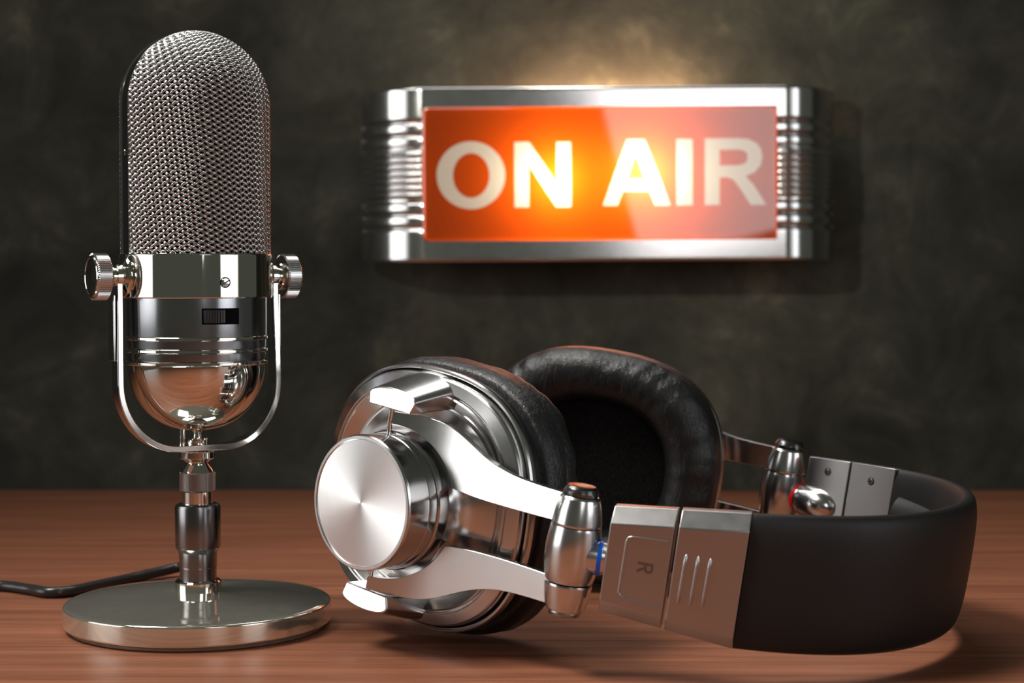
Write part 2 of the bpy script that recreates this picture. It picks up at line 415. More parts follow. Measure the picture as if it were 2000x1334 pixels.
# head: hoop, inner core, woven wire grille
HR, HZ0, HZ1 = 3.23, 16.8, 23.44      # radius, bottom, start of the dome
core = [(HR - 0.26, HZ0 - 0.3), (HR - 0.26, HZ1)] + [((HR - 0.26) * math.cos(math.radians(t)), HZ1 + (HR - 0.26) * math.sin(math.radians(t))) for t in range(5, 90, 5)] + [(0.02, HZ1 + HR - 0.26)]
mk('grille_backing', *lathe(core, 96), DARKHOLE, mic, label='black backing behind the mesh')
def hoop():
    path = [(HR, z) for z in np.linspace(HZ0 - 0.1, HZ1, 12)] + [(HR * math.cos(t), HZ1 + HR * math.sin(t)) for t in np.linspace(0, math.pi, 61)[1:]] + [(-HR, z) for z in np.linspace(HZ1, HZ0 - 0.1, 12)[1:]]
    V, F = [], []
    P = np.array(path); T = np.gradient(P, axis=0); T /= np.linalg.norm(T, axis=1)[:, None]; Nn = np.stack([T[:, 1], -T[:, 0]], 1)
    cs = [(-0.54, -0.3), (0.54, -0.3), (0.54, 0.05), (0.52, 0.07), (0.46, 0.07), (0.44, 0.02), (-0.44, 0.02), (-0.46, 0.07), (-0.52, 0.07), (-0.54, 0.05)]
    for p, q in zip(P, Nn):
        for yy, rr in cs: V.append((p[0] + q[0] * rr, yy, p[1] + q[1] * rr))
    n = len(cs)
    F = [[i * n + j, i * n + (j + 1) % n, (i + 1) * n + (j + 1) % n, (i + 1) * n + j] for i in range(len(P) - 1) for j in range(n)]
    return V, F
hp = mk('grille_frame', *xf(hoop(), MF), GUN_G, mic, angle=25, label='smooth dark metal hoop running over the grille')
for s in (1, -1): screw('screw', dvec * s * (HR + 0.02) + np.array([0, 0, 21.25]), dvec * s, 0.17, mic, rot=80)
def weave():
    rw = 0.066; amp = 0.055
    v1 = np.array([0.205, -0.118]); v3 = np.array([0.232, 0.130])     # (across, up) lattice of the diagonal weave
    L = HZ1 - HZ0; half = math.pi / 2 * HR - 0.40; Lt = L + HR * math.pi / 2
    def onsurf(s, t):
        cyl = t <= L
        lat = np.clip((t - L) / HR, 0, math.pi / 2 - 1e-3); cs = np.where(cyl, 1.0, np.cos(lat))
        th = s / (HR * cs)
        z = np.where(cyl, HZ0 + t, HZ1 + HR * np.sin(lat))
        nx, ny = np.sin(th), np.cos(th)
        nz = np.where(cyl, 0.0, np.sin(lat))
        N = np.stack([nx * cs, ny * cs, nz], 1)
        P = np.stack([HR * cs * nx, HR * cs * ny, z], 1)
        ok = (np.abs(th) < math.pi / 2 - 0.49 / (HR * cs)) & (t < Lt - 0.25) & (t > -0.1)
        return P, N, ok
    allV, allF, k = [], [], 0; ns = 6
    for (va, vb, ph) in ((v1, v3, 0), (v3, v1, 1)):
        steps = 6
        for i in range(-90, 130):
            j = np.arange(-120 * steps, 120 * steps) / steps
            pts = i * vb[None, :] + j[:, None] * va[None, :]
            keep = (np.abs(pts[:, 0]) < half + 0.2) & (pts[:, 1] > -0.2) & (pts[:, 1] < Lt)
            if keep.sum() < 4: continue
            jj = j[keep]; pp = pts[keep]
            P, N, ok = onsurf(pp[:, 0], pp[:, 1])
            hgt = amp * np.cos(math.pi * (jj + i)) * (1 if ph == 0 else -1)
            Q = P + N * hgt[:, None]
            run = np.flatnonzero(ok)
            if len(run) < 4: continue
            for grp in np.split(run, np.flatnonzero(np.diff(run) > 1) + 1):
                if len(grp) < 4: continue
                C = Q[grp]; NN = N[grp]; T = np.gradient(C, axis=0); T /= np.linalg.norm(T, axis=1)[:, None]
                Bn = np.cross(T, NN); Bn /= np.linalg.norm(Bn, axis=1)[:, None]; N2 = np.cross(Bn, T)
                a = np.arange(ns) * 2 * math.pi / ns
                ring = C[:, None, :] + rw * (1.18 * np.cos(a)[None, :, None] * Bn[:, None, :] + 0.9 * np.sin(a)[None, :, None] * N2[:, None, :])
                m = len(grp); allV.append(ring.reshape(-1, 3))
                ii = np.arange(m - 1)[:, None] * ns + np.arange(ns)[None, :]
                i2 = np.arange(m - 1)[:, None] * ns + (np.arange(ns)[None, :] + 1) % ns
                allF.append(np.stack([ii, i2, i2 + ns, ii + ns], -1).reshape(-1, 4) + k); k += m * ns
    return np.vstack(allV), np.vstack(allF)
WV, WF = weave()
def fastmesh(name, V, F):
    me = bpy.data.meshes.new(name); V = V * S
    me.vertices.add(len(V)); me.vertices.foreach_set('co', V.astype(np.float32).ravel())
    me.loops.add(F.size); me.loops.foreach_set('vertex_index', F.astype(np.int32).ravel())
    me.polygons.add(len(F)); me.polygons.foreach_set('loop_start', (np.arange(len(F)) * 4).astype(np.int32))
    me.polygons.foreach_set('loop_total', np.full(len(F), 4, np.int32))
    me.update(calc_edges=True); me.validate(); me.shade_smooth(); return me
gm = fastmesh('grille', WV, WF); gm.materials.append(WIRE)
for s in (1, -1):
    g = bpy.data.objects.new('grille', gm if s > 0 else gm); COL.objects.link(g); g.parent = mic
    # local x of the weave = across, y = outward
    ang = math.atan2(nvec[1], nvec[0]) - math.pi / 2 + (0 if s > 0 else math.pi)
    g.rotation_euler = (0, 0, ang)
# cable
cab = [(0.0, 0.9, 2.35), (-0.9, 4.0, 1.9), (-2.0, 8.0, 1.45), (-3.1, 12.6, 0.55), (-5.1, 10.9, 0.3), (-6.6, 8.6, 0.27), (-7.6, 7.0, 0.27), (-8.6, 6.7, 0.27), (-9.8, 7.6, 0.27),
       (-11.4, 8.5, 0.27), (-13.4, 8.4, 0.27), (-18, 6.6, 0.27), (-24, 6.0, 0.27), (-32, 8.0, 0.27)]
mk('cable', *tube(spline(cab, 14), 0.27, 18), CABLE_M, mic, angle=60, label='glossy dark grey cable trailing left')

# ------------------------------------------------------------------ headphones
av = np.array([0.857, -0.515, 0]); av /= np.linalg.norm(av); cv = np.array([-av[1], av[0], 0])
TL = math.radians(9.0)
e2 = av * math.cos(TL) - UZ * math.sin(TL); e3 = av * math.sin(TL) + UZ * math.cos(TL); e1 = cv
HO = np.array([2.4, 69.4, 4.98]); WID = 21.5
BASE = np.array([2.0, WID / 2, -5.3])
hl = HO + e2 * BASE[0] + e1 * BASE[1] + e3 * BASE[2]
hd = empty('headphones', hl, 'silver and black over-ear headphones lying on their side to the right of the microphone', 'headphones')
Mr = Matrix(((e2[0], e1[0], e3[0]), (e2[1], e1[1], e3[1]), (e2[2], e1[2], e3[2])))
hd.rotation_mode = 'QUATERNION'; hd.rotation_quaternion = Mr.to_quaternion()
TH = math.radians(10)
def side(V, far):
    V = np.asarray(V, float).copy()
    if far: V[:, 1] = WID - V[:, 1]
    return V - BASE
def hpart(name, vf, mat, far, parent=None, **kw):
    return mk(name, side(vf[0], far), vf[1], mat, parent or hd, **kw)
CX = -9.1
def cupxf(vf):       # cup frame: x = q, y = z, z = u (inwards)
    V, F = vf; V = np.asarray(V, float)
    W = np.stack([CX + V[:, 0] * math.cos(TH) + V[:, 2] * math.sin(TH), -V[:, 0] * math.sin(TH) + V[:, 2] * math.cos(TH), V[:, 1]], 1)
    return W, F
A0, B0 = 6.05, 5.62
def ring(prof, n=160, **kw): return slathe([(A0 * r, B0 * r, 2 + 0.45 * min(1, max(0, (r - 0.5) / 0.35)), u) for r, u in prof], n, **kw)
for far in (False, True):
    up_lab = {}
    # outer shell with its stepped bezel
    shell = hpart('ear_cup', cupxf(ring([(0.90, 2.75), (0.97, 2.72), (0.995, 2.62), (1.0, 2.5), (1.0, 2.35), (0.992, 2.25), (0.978, 2.22), (0.968, 2.28), (0.962, 2.45), (0.955, 2.45), (0.95, 2.1),
                                         (0.945, 1.95), (0.935, 1.90), (0.86, 1.74), (0.852, 1.76), (0.848, 1.86), (0.838, 1.88), (0.832, 1.80), (0.822, 1.76), (0.74, 2.12), (0.733, 2.2), (0.722, 2.2), (0.715, 2.1),
                                         (0.66, 1.98), (0.60, 1.78), (0.55, 1.5), (0.51, 1.1), (0.495, 0.7)], cap0=True, cap1=True)), SATIN, far, angle=22)
    hpart('groove', cupxf(ring([(0.97, 2.44), (0.948, 2.43)])), DARKHOLE, far, shell)
    hpart('cup_base', cupxf(ring([(0.80, 2.5), (0.955, 2.55), (0.96, 3.15), (0.985, 3.2), (0.985, 3.4), (0.97, 3.95), (0.8, 3.98)], cap0=True, cap1=True)), BLACK_PL, far, shell)
    # dial
    dial = hpart('dial', cupxf(lathe([(2.95, 1.35), (2.97, 0.75), (2.95, 0.2), (2.90, 0.12), (2.86, 0.12), (2.86, 0.0), (2.84, -0.3), (2.82, -0.32), (2.82, -0.42), (2.84, -0.45), (2.84, -1.40), (2.80, -1.45), (2.2, -1.455)], 144)), GUN_G, far, shell, angle=25, label='dark round dial housing')
    n = 160; V = [(0, 0, -1.475)]; uvs = [(0.0, 0.0)]
    RR = [0.02, 0.3, 0.8, 1.4, 2.0, 2.64]
    for r in RR:
        for j in range(n + 1):
            t = 2 * math.pi * j / n; V.append((r * math.cos(t), r * math.sin(t), -1.475)); uvs.append((j / n * 40, r / 2.64))
    F = []
    for i in range(len(RR) - 1):
        for j in range(n): F.append([1 + i * (n + 1) + j, 1 + i * (n + 1) + j + 1, 1 + (i + 1) * (n + 1) + j + 1, 1 + (i + 1) * (n + 1) + j])
    hpart('dial_face', cupxf((V, F)), DISC_M, far, dial, uv=uvs, label='bright radially brushed metal disc')
    hpart('dial_rim', cupxf(lathe([(2.63, -1.46), (2.635, -1.505), (2.66, -1.525), (2.77, -1.525), (2.81, -1.50), (2.83, -1.42)], 144, False, False)), SATIN, far, dial)
    # ear pad
    pp = [(0.45, 3.15), (0.14, 3.28), (0.0, 3.8), (0.0, 4.3), (0.0, 4.75), (0.16, 5.2), (0.5, 5.58), (1.0, 5.78), (1.6, 5.72), (2.1, 5.42), (2.42, 4.95), (2.58, 4.4), (2.6, 3.9), (2.4, 3.7)]
    psp = spline(pp, 4); N = 220; V = []
    for d, u in psp:
        for j in range(N):
            t = 2 * math.pi * j / N
            ex = 2.55 - 0.1 * d
            x, z = super_pt(t + 1e-4, 6.22 - d, 5.86 - d, ex)
            V.append((x, z, u))
    V = np.array(V).reshape(len(psp), N, 3)
    # soft creases: long radial waves plus irregular dents
    tt = 2 * np.pi * np.arange(N) / N
    for i, (d, u) in enumerate(psp):
        wgt = math.exp(-((u - 5.1) / 0.7) ** 2)
        wv = 0.022 * np.sin(19 * tt + 2.2 * np.sin(3 * tt) + 1.5 * i / 10) + 0.018 * np.sin(31 * tt + 3 * np.sin(5 * tt) - 0.1 * i) + 0.03 * np.sin(7 * tt + 1.0 + 0.05 * i)
        V[i, :, 2] += wgt * wv * 1.3
        rad = V[i, :, :2] / np.linalg.norm(V[i, :, :2], axis=1)[:, None]
        V[i, :, :2] += rad * (wgt * wv * 0.5)[:, None]
    m = len(psp)
    F = [[i * N + j, i * N + (j + 1) % N, (i + 1) * N + (j + 1) % N, (i + 1) * N + j] for i in range(m - 1) for j in range(N)]
    hpart('ear_pad', cupxf((V.reshape(-1, 3), F)), PAD, far, shell, angle=80, label='puffy black leather ear pad')
    hpart('speaker_cloth', cupxf(slathe([(3.9, 3.6, 2.4, 4.02), (3.0, 2.7, 2.3, 4.05), (1.5, 1.3, 2.1, 4.1), (0.1, 0.1, 2, 4.12)], 96, cap1=True)), CLOTH, far, shell)
    # pivot housings above and below the dial
    for s in (1, -1):
        PX = CX - 0.1
        # wedge shaped block: arched outer surface, flat underside
        prof_f = []
        W_ = 1.36; q0 = -0.2; zin = 3.95
        front = [(q0 - W_ + 0.12, zin - 0.05), (q0 + W_ - 0.18, zin - 0.05), (q0 + W_, zin + 0.40)] + [(q0 + W_ * math.cos(math.radians(t)), zin + 0.40 + 0.40 * math.sin(math.radians(t)) ** 0.9) for t in range(10, 180, 8)] + [(q0 - W_, zin + 0.40)]
        Wb = 1.62
        back = [(q0 - Wb + 0.1, zin + 0.2), (q0 + Wb - 0.05, zin + 0.2), (q0 + Wb, zin + 0.92)] + [(q0 + Wb * math.cos(math.radians(t)), zin + 0.92 + 0.62 * math.sin(math.radians(t)) ** 0.9) for t in range(10, 180, 8)] + [(q0 - Wb, zin + 0.92)]
        n = len(front)
        V = [(x, z * s, -0.28 + 0.16 * (z - zin) * s) for x, z in front] + [(x, z * s, 2.5) for x, z in back]
        F = [list(range(n)), list(range(n, 2 * n))[::-1]] + [[i, (i + 1) % n, n + (i + 1) % n, n + i] for i in range(n)]
        hpart('pivot_housing', cupxf((V, F)), SATIN, far, shell, bevel=0.05, angle=30, seg=2)
        hpart('pivot_pin', cupxf(tube([(-0.33, s * 2.7, -0.02), (-0.33, s * 4.1, -0.02)], 0.11, 20)), CHROME2, far, shell)
    # forked yoke: two arms, knuckles, hinge barrel
    upper = [(-9.0, 3.80), (-8.4, 3.82), (-7.6, 3.80), (-6.9, 3.70), (-6.2, 3.48), (-5.5, 3.16), (-4.75, 2.80), (-3.9, 2.50), (-3.0, 2.32), (-1.8, 2.24), (-0.3, 2.22),
             (-0.3, 1.10), (-2.0, 1.06), (-3.5, 1.05), (-4.8, 1.08), (-6.02, 1.20), (-6.2, 1.55), (-6.5, 1.98), (-6.95, 2.42), (-7.5, 2.80), (-8.1, 3.08), (-8.6, 3.20), (-9.0, 3.24)]
    def smooth_poly(P, hard):
        out = []; n = len(P); i = 0
        segs = []; cur = [P[hard[0]]]
        for k in range(1, n + 1):
            idx = (hard[0] + k) % n; cur.append(P[idx])
            if idx in hard: segs.append(cur); cur = [P[idx]]
        for sg in segs:
            q = spline(sg, 5) if len(sg) > 2 else np.array(sg)
            out += [tuple(p) for p in q[:-1]]
        return out
    up_s = smooth_poly(upper, [0, 10, 11, 15, 22])
    lo_s = [(x, -z - 0.06) for x, z in up_s]
    top_c = spline(np.array(upper[:11]), 6); bot1 = spline(np.array(upper[15:][::-1]), 6); bot2 = spline(np.array(upper[11:16]), 6)[::-1]
    bot_c = np.vstack([bot1, bot2[1:]])
    xs_ = np.concatenate([np.linspace(-9.36, -6.03, 26), np.linspace(-6.02, -0.3, 34)])
    zt = np.interp(xs_, top_c[:, 0], top_c[:, 1]); zb_ = np.interp(xs_, bot_c[:, 0], bot_c[:, 1])
    yb_ = np.where(xs_ > -6.3, 0.40 * (1 - ((xs_ + 6.3) / 6.3) ** 2), 0.40 * (1 - ((xs_ + 6.3) / 3.1) ** 2))
    for sg in (1, -1):
        V, F = [], []; rows = 7; nc = len(xs_)
        for side_ in (0, 1):
            for i in range(nc):
                for j in range(rows):
                    f = j / (rows - 1); z = zb_[i] * (1 - f) + zt[i] * f
                    zz = z if sg > 0 else -z - 0.06
                    V.append((xs_[i], yb_[i] - 0.26 + 0.36 * side_ + (0.13 * (zz - 1.65) if sg > 0 else 0.03 * (zz + 1.7)), zz))
        H = nc * rows
        for side_ in (0, 1):
            for i in range(nc - 1):
                for j in range(rows - 1):
                    k = side_ * H + i * rows + j; F.append([k, k + 1, k + rows + 1, k + rows])
        for i in range(nc - 1):
            for j in (0, rows - 1):
                k = i * rows + j; F.append([k, k + rows, k + rows + H, k + H])
        for j in range(rows - 1):
            for i in (0, nc - 1):
                k = i * rows + j; F.append([k, k + 1, k + 1 + H, k + H])
        hpart('yoke_arm', (V, F), SATIN, far, None, bevel=0.05, seg=2, angle=35)
    zc = -0.05
    barrel = [(0.94, -1.16), (1.02, -0.9), (1.09, -0.4), (1.11, 0.1), (1.09, 0.5), (1.03, 0.95), (1.0, 1.09), (0.8, 1.1)]
    bar = hpart('hinge_barrel', lathe([(0.7, -1.2)] + [tuple(q) for q in spline(np.array(barrel[:-1]), 3)] + [barrel[-1]], 96), SATIN, far)
    hpart('hinge_knuckle', lathe([(0.8, 1.12), (0.99, 1.125), (1.01, 1.2), (0.93, 1.75), (0.80, 2.20), (0.72, 2.28), (0.4, 2.28)], 96), SATIN, far, bar)
    hpart('hinge_knuckle', lathe([(0.4, -2.34), (0.74, -2.34), (0.80, -2.28), (0.90, -1.8), (0.96, -1.3), (0.94, -1.23), (0.7, -1.22)], 96), SATIN, far, bar)
    hpart('hinge_cap', lathe([(0.62, 2.26), (0.71, 2.33), (0.71, 2.46), (0.64, 2.60), (0.55, 2.68), (0.40, 2.70), (0.15, 2.70)], 96), CAP_M, far, bar)
    hpart('hinge_cap', lathe([(0.1, -2.60), (0.5, -2.60), (0.62, -2.55), (0.66, -2.42), (0.64, -2.32)], 96), SATIN_D, far, bar)
    # slider stem with its coloured ring, running into a bullet shaped boss
    dirn = np.array([0.91, 0.415, 0.0]); dirn /= np.linalg.norm(dirn)
    pr = np.array([-dirn[1], dirn[0], 0])
    MS = frame((0.25, -0.17, 0.0), pr, UZ, dirn)
    stem = hpart('slider_stem', xf(lathe([(0.5, 0.0), (0.68, 0.3), (0.68, 1.3), (0.6, 1.6)], 64), MS), SATIN, far)
    hpart('colour_ring', xf(lathe([(0.66, 0.84), (0.725, 0.86), (0.73, 0.92), (0.725, 1.02), (0.66, 1.04)], 64), MS), RED_M if far else BLUE_M, far, stem,
          label='red ring on the far stem' if far else 'blue ring on the near stem')
    bs = [(0.78, 1.25), (0.80, 1.33), (0.80, 2.1)] + [(0.80 * math.cos(math.radians(t)), 2.1 + 1.15 * math.sin(math.radians(t))) for t in range(8, 90, 8)]
    hpart('stem_boss', xf(lathe(bs, 64), MS), SATIN, far, stem)

# headband (one piece across): metal end blocks, leather arc
hb = None
def bez(P0, P1, P2, P3, n):
    t = np.linspace(0, 1, n)[:, None]; P0, P1, P2, P3 = map(np.array, (P0, P1, P2, P3))
    return (1 - t) ** 3 * P0 + 3 * t * (1 - t) ** 2 * P1 + 3 * t * t * (1 - t) * P2 + t ** 3 * P3
half = bez((6.46, 1.98), (9.4, 3.3), (11.72, 6.1), (11.72, WID / 2), 36)
path = np.vstack([half, np.stack([half[::-1][1:, 0], WID - half[::-1][1:, 1]], 1)])
def sweep_band(path, z_t, z_b, tout, tin, e=3.2, ns=48, cap=True, ppow=None):
    T = np.gradient(path, axis=0); T /= np.linalg.norm(T, axis=1)[:, None]
    Nn = np.stack([T[:, 1], -T[:, 0]], 1)      # outward
    V = []
    m = len(path)
    for i in range(m):
        for j in range(ns):
            c, s_ = super_pt(2 * math.pi * j / ns + 1e-3, 1, 1, e)
            hh = (z_t[i] - z_b[i]) / 2; zc = (z_t[i] + z_b[i]) / 2
            th = (tout[i] if c > 0 else tin[i]) * c
            V.append((path[i, 0] + Nn[i, 0] * th, path[i, 1] + Nn[i, 1] * th, zc + hh * s_))
    F = [[i * ns + j, i * ns + (j + 1) % ns, (i + 1) * ns + (j + 1) % ns, (i + 1) * ns + j] for i in range(m - 1) for j in range(ns)]
    if cap: F += [list(range(ns))[::-1], [(m - 1) * ns + j for j in range(ns)]]
    return np.array(V), F
m = len(path); tt = np.linspace(-1, 1, m); k_ = 1 - tt ** 2
V, F = sweep_band(path, 2.82 + 0.50 * k_, -2.56 + 0.22 * k_, 0.42 + 0.12 * k_ ** .5, 0.45 + 0.05 * k_, e=3.0)
hb = mk('headband', V - BASE, F, BANDL, hd, angle=60, label='black leather headband with soft edges')
# inner cushion seen inside the far end
V, F = sweep_band(path[2:-2], np.full(m - 4, 1.7), np.full(m - 4, -1.7), np.full(m - 4, -0.3), np.full(m - 4, 0.95), e=2.6)
mk('inner_cushion', V - BASE, F, BANDL, hb, angle=60)
# metal blocks
def block(x0, y0, x1, y1, h0t, h0b, h1t, h1b, tout=0.62, tin=0.42):
    p0, p1 = np.array([x0, y0]), np.array([x1, y1]); T = (p1 - p0) / np.linalg.norm(p1 - p0); Nn = np.array([T[1], -T[0]])
    V = []
    for p, ht, hb_ in ((p0, h0t, h0b), (p1, h1t, h1b)):
        for dn, z in ((-tin, -hb_ + 0.0), (tout * 0.35, -hb_), (tout, -hb_ + 0.50), (tout, ht - 0.62), (tout * 0.15, ht), (-tin, ht)):
            q = p + Nn * dn; V.append((q[0], q[1], z))
    n = 6
    F = [list(range(n))[::-1], [n + j for j in range(n)]] + [[j, (j + 1) % n, n + (j + 1) % n, n + j] for j in range(n)]
    return np.array(V), F
BL = [((1.48, 0.16), (3.84, 0.93)), ((3.96, 0.98), (6.44, 1.97))]
for far in (False, True):
    b1 = hpart('end_block', block(*BL[0][0], *BL[0][1], 2.20, 2.00, 2.50, 2.24), SATIN_B, far, bevel=0.035, seg=2, angle=25)
    b2 = hpart('end_block', block(*BL[1][0], *BL[1][1], 2.52, 2.26, 2.82, 2.54), SATIN_B, far, bevel=0.035, seg=2, angle=25)
    for (p0, p1), par in zip(BL, (b1, b2)):
        p0, p1 = np.array(p0), np.array(p1); T = (p1 - p0) / np.linalg.norm(p1 - p0); Nn = np.array([T[1], -T[0]])
        c = p0 * 0.5 + p1 * 0.5 - Nn * 0.42
        org = np.array([c[0], c[1], 1.72 if par is b1 else 1.9]); ax = np.array([-Nn[0], -Nn[1], 0])
        if far: org[1] = WID - org[1]; ax[1] = -ax[1]
        screw('screw', org - BASE, ax, 0.19, par, cross=True, rot=20, matr=SATIN_D)
        if not far:
            FM = frame((p0[0] + Nn[0] * 0.62, p0[1] + Nn[1] * 0.62, 0), (T[0], T[1], 0), (0, 0, 1), (Nn[0], Nn[1], 0))   # x along, y up, z out
            if par is b2:
                for i in range(3):
                    x = 0.42 + 0.47 * i
                    mk('grip_rib', *(lambda vf: (vf[0] - BASE, vf[1]))(xf(tube([(x + 0.02, 0.92, -0.03), (x + 0.01, 0.80, 0.03), (x, 0.5, 0.035), (x - 0.03, -0.6, 0.035), (x - 0.035, -0.95, 0.03), (x - 0.04, -1.08, -0.03)], [0.03, 0.07, 0.07, 0.07, 0.065, 0.03], 14), FM)), SATIN_B, b2, angle=60)
            else:
                # raised rounded border around the R, open towards the neighbouring block
                pth = [(2.30, 1.28), (1.2, 1.24), (0.86, 1.20), (0.74, 1.06), (0.72, 0.6), (0.70, -0.9), (0.72, -1.06), (0.86, -1.16), (1.3, -1.22), (2.34, -1.32)]
                mk('label_border', *(lambda vf: (vf[0] - BASE, vf[1]))(xf(tube([(x, y, 0.0) for x, y in spline(np.array(pth), 4)], 0.045, 12), FM)), SATIN_B, b1, angle=60)
                # letter R turned to read from below
                def Rpoly():
                    return [[(0, 0), (0, 1), (0.52, 1), (0.68, 0.96), (0.76, 0.86), (0.78, 0.72), (0.75, 0.58), (0.66, 0.49), (0.54, 0.45), (0.82, 0), (0.58, 0), (0.34, 0.42), (0.21, 0.42), (0.21, 0)],
                            [(0.21, 0.58), (0.47, 0.58), (0.55, 0.62), (0.575, 0.71), (0.55, 0.80), (0.47, 0.84), (0.21, 0.84)]]
                cu = bpy.data.curves.new('letter', 'CURVE'); cu.dimensions = '2D'; cu.fill_mode = 'BOTH'; cu.extrude = 0.006
                for poly in Rpoly():
                    sp = cu.splines.new('POLY'); sp.points.add(len(poly) - 1); sp.use_cyclic_u = True
                    for q, (x, y) in zip(sp.points, poly): q.co = (x, y, 0, 1)
                tmp = bpy.data.objects.new('tmp', cu); COL.objects.link(tmp)
                me = bpy.data.meshes.new_from_object(tmp); bpy.data.objects.remove(tmp)
                vs = np.array([v.co[:] for v in me.vertices]); fs = [list(p.vertices) for p in me.polygons]
                hgt = 0.62
                # rotate 90 degrees clockwise: glyph up (+y) points along +x of the block
                W = np.stack([1.28 + vs[:, 1] * hgt, 0.32 - vs[:, 0] * hgt * 0.86, vs[:, 2] + 0.006], 1)
                v2, f2 = xf((W, fs), FM)
                mk('letter', v2 - BASE, f2, ENGRAVE, b1, smooth=False, label='brown letter R')

# ------------------------------------------------------------------ on air sign
SY = 121.9                                  # plane of the glass
def s2(px, py, Y=SY):                        # photo measurement -> sign plane, in cm
    v = np.array([1, 0, 0]) * (px - 1000) / FPX + np.array([0, math.sin(pitch), math.cos(pitch)]) * (667 - py) / FPX + np.array([0, math.cos(pitch), -math.sin(pitch)])
    t = Y / v[1]; return np.array([v[0] * t, CAMH + v[2] * t])
SC = s2(1171, 339)
sign = empty('on_air_sign', (SC[0], WALLY, SC[1]), 'lit ON AIR sign with red glass and ribbed chrome housing on the wall', 'sign')
sign.rotation_euler = (0, math.radians(-0.35), 0)
LX = lambda p: s2(p, 339)[0] - SC[0]
LZ = lambda p: s2(1171, p)[1] - SC[1]
wx0, wx1, wz0, wz1 = LX(826), LX(1518), LZ(469), LZ(208)
hx0, hx1 = LX(697) - 0.15, LX(1648) + 0.15
hz = 6.13
FY = SY - WALLY                              # local y of the front (negative)
def sign_housing():
    ew = 4.4
    xs, ys, mk_ = [], [], []
    yprof = lambda t: FY + 4.7 / 1.082 * (math.log(math.cos(math.radians(9))) - math.log(math.cos(math.radians(9 + 62 * t))))
    for t in np.linspace(1, 0, 30):          # left end, curving back towards the wall
        xs.append(wx0 - 0.05 - (wx0 - 0.05 - hx0) * t); ys.append(yprof(t)); mk_.append(1)
    xs = xs; 
    for x in np.linspace(wx0, wx1, 14): xs.append(x); ys.append(FY); mk_.append(0)
    for x in (wx1 + 0.15, wx1 + 0.35, wx1 + 0.55): xs.append(x); ys.append(FY); mk_.append(1)
    xr = wx1 + 0.75                          # on the right the flat front runs on a little before it bends
    for t in np.linspace(0, 1, 30):
        xs.append(xr + (hx1 - xr) * t); ys.append(yprof(t)); mk_.append(1)
    xs, ys, mk_ = map(np.array, (xs, ys, mk_))
    # z rows with ribs
    def prof(y):   # y in photo pixels -> outward offset
        o = 0.0
        for g, wd, dp in ((236, 4, 0.16), (262, 4, 0.16), (286, 3.5, 0.14), (392, 3.5, 0.14), (417, 4, 0.16), (443, 4, 0.16)):
            o -= dp * math.exp(-((y - g) / wd) ** 2)
        if 288 < y < 390: o += 0.02 + 0.15 * (0.5 + 0.5 * math.cos((y - 299) / 13.4 * 2 * math.pi))
        return o
    rows = np.concatenate([[168.5, 169.5, 172], np.linspace(176, wz_px[0] - 1, 8), [wz_px[0]], np.linspace(wz_px[0] + 1, wz_px[1] - 1, 190), [wz_px[1]], np.linspace(wz_px[1] + 1, 503, 8), [507, 509, 510]])
    zs = np.array([LZ(r) for r in rows]); nr = len(rows); nc = len(xs)
    T = np.gradient(np.stack([xs, ys], 1), axis=0); T /= np.linalg.norm(T, axis=1)[:, None] + 1e-9
    Nn = np.stack([T[:, 1], -T[:, 0]], 1)
    V, F = [], []
    for r, z in zip(rows, zs):
        of = prof(r); edge = -0.10 if r in (168.5, 510) else (-0.04 if r in (169.5, 509) else 0)
        for i in range(nc):
            d = of * mk_[i] * min(1, (abs(xs[i] - (wx0 if i < nc / 2 else wx1)) + 0.15) / 0.3) + edge
            V.append((xs[i] + Nn[i, 0] * d, ys[i] + Nn[i, 1] * d, z))
    for j in range(nr - 1):
        for i in range(nc - 1):
            xm = (xs[i] + xs[i + 1]) / 2; zm = (zs[j] + zs[j + 1]) / 2
            if wx0 + 0.2 < xm < wx1 - 0.2 and wz0 + 0.0 < zm < wz1 - 0.0: continue
            F.append([j * nc + i, j * nc + i + 1, (j + 1) * nc + i + 1, (j + 1) * nc + i])
    # sides, top and bottom going back towards the wall
    k = len(V); yb = -2.2
    for j in range(nr): V.append((V[j * nc][0], yb, zs[j]))
    for j in range(nr): V.append((V[j * nc + nc - 1][0], yb, zs[j]))
    for j in range(nr - 1):
        F.append([j * nc, (j + 1) * nc, k + j + 1, k + j]); F.append([j * nc + nc - 1, k + nr + j, k + nr + j + 1, (j + 1) * nc + nc - 1])
    k2 = len(V)
    for jr in (0, nr - 1):
        st = len(V)
        for i in range(nc): V.append((V[jr * nc + i][0], yb, zs[jr]))
        for i in range(nc - 1): F.append([jr * nc + i, jr * nc + i + 1, st + i + 1, st + i])
    return V, F
wz_px = (208, 469)
hs = mk('housing', *sign_housing(), SIGNMETAL, sign, angle=62, label='ribbed chrome housing with rounded ends')
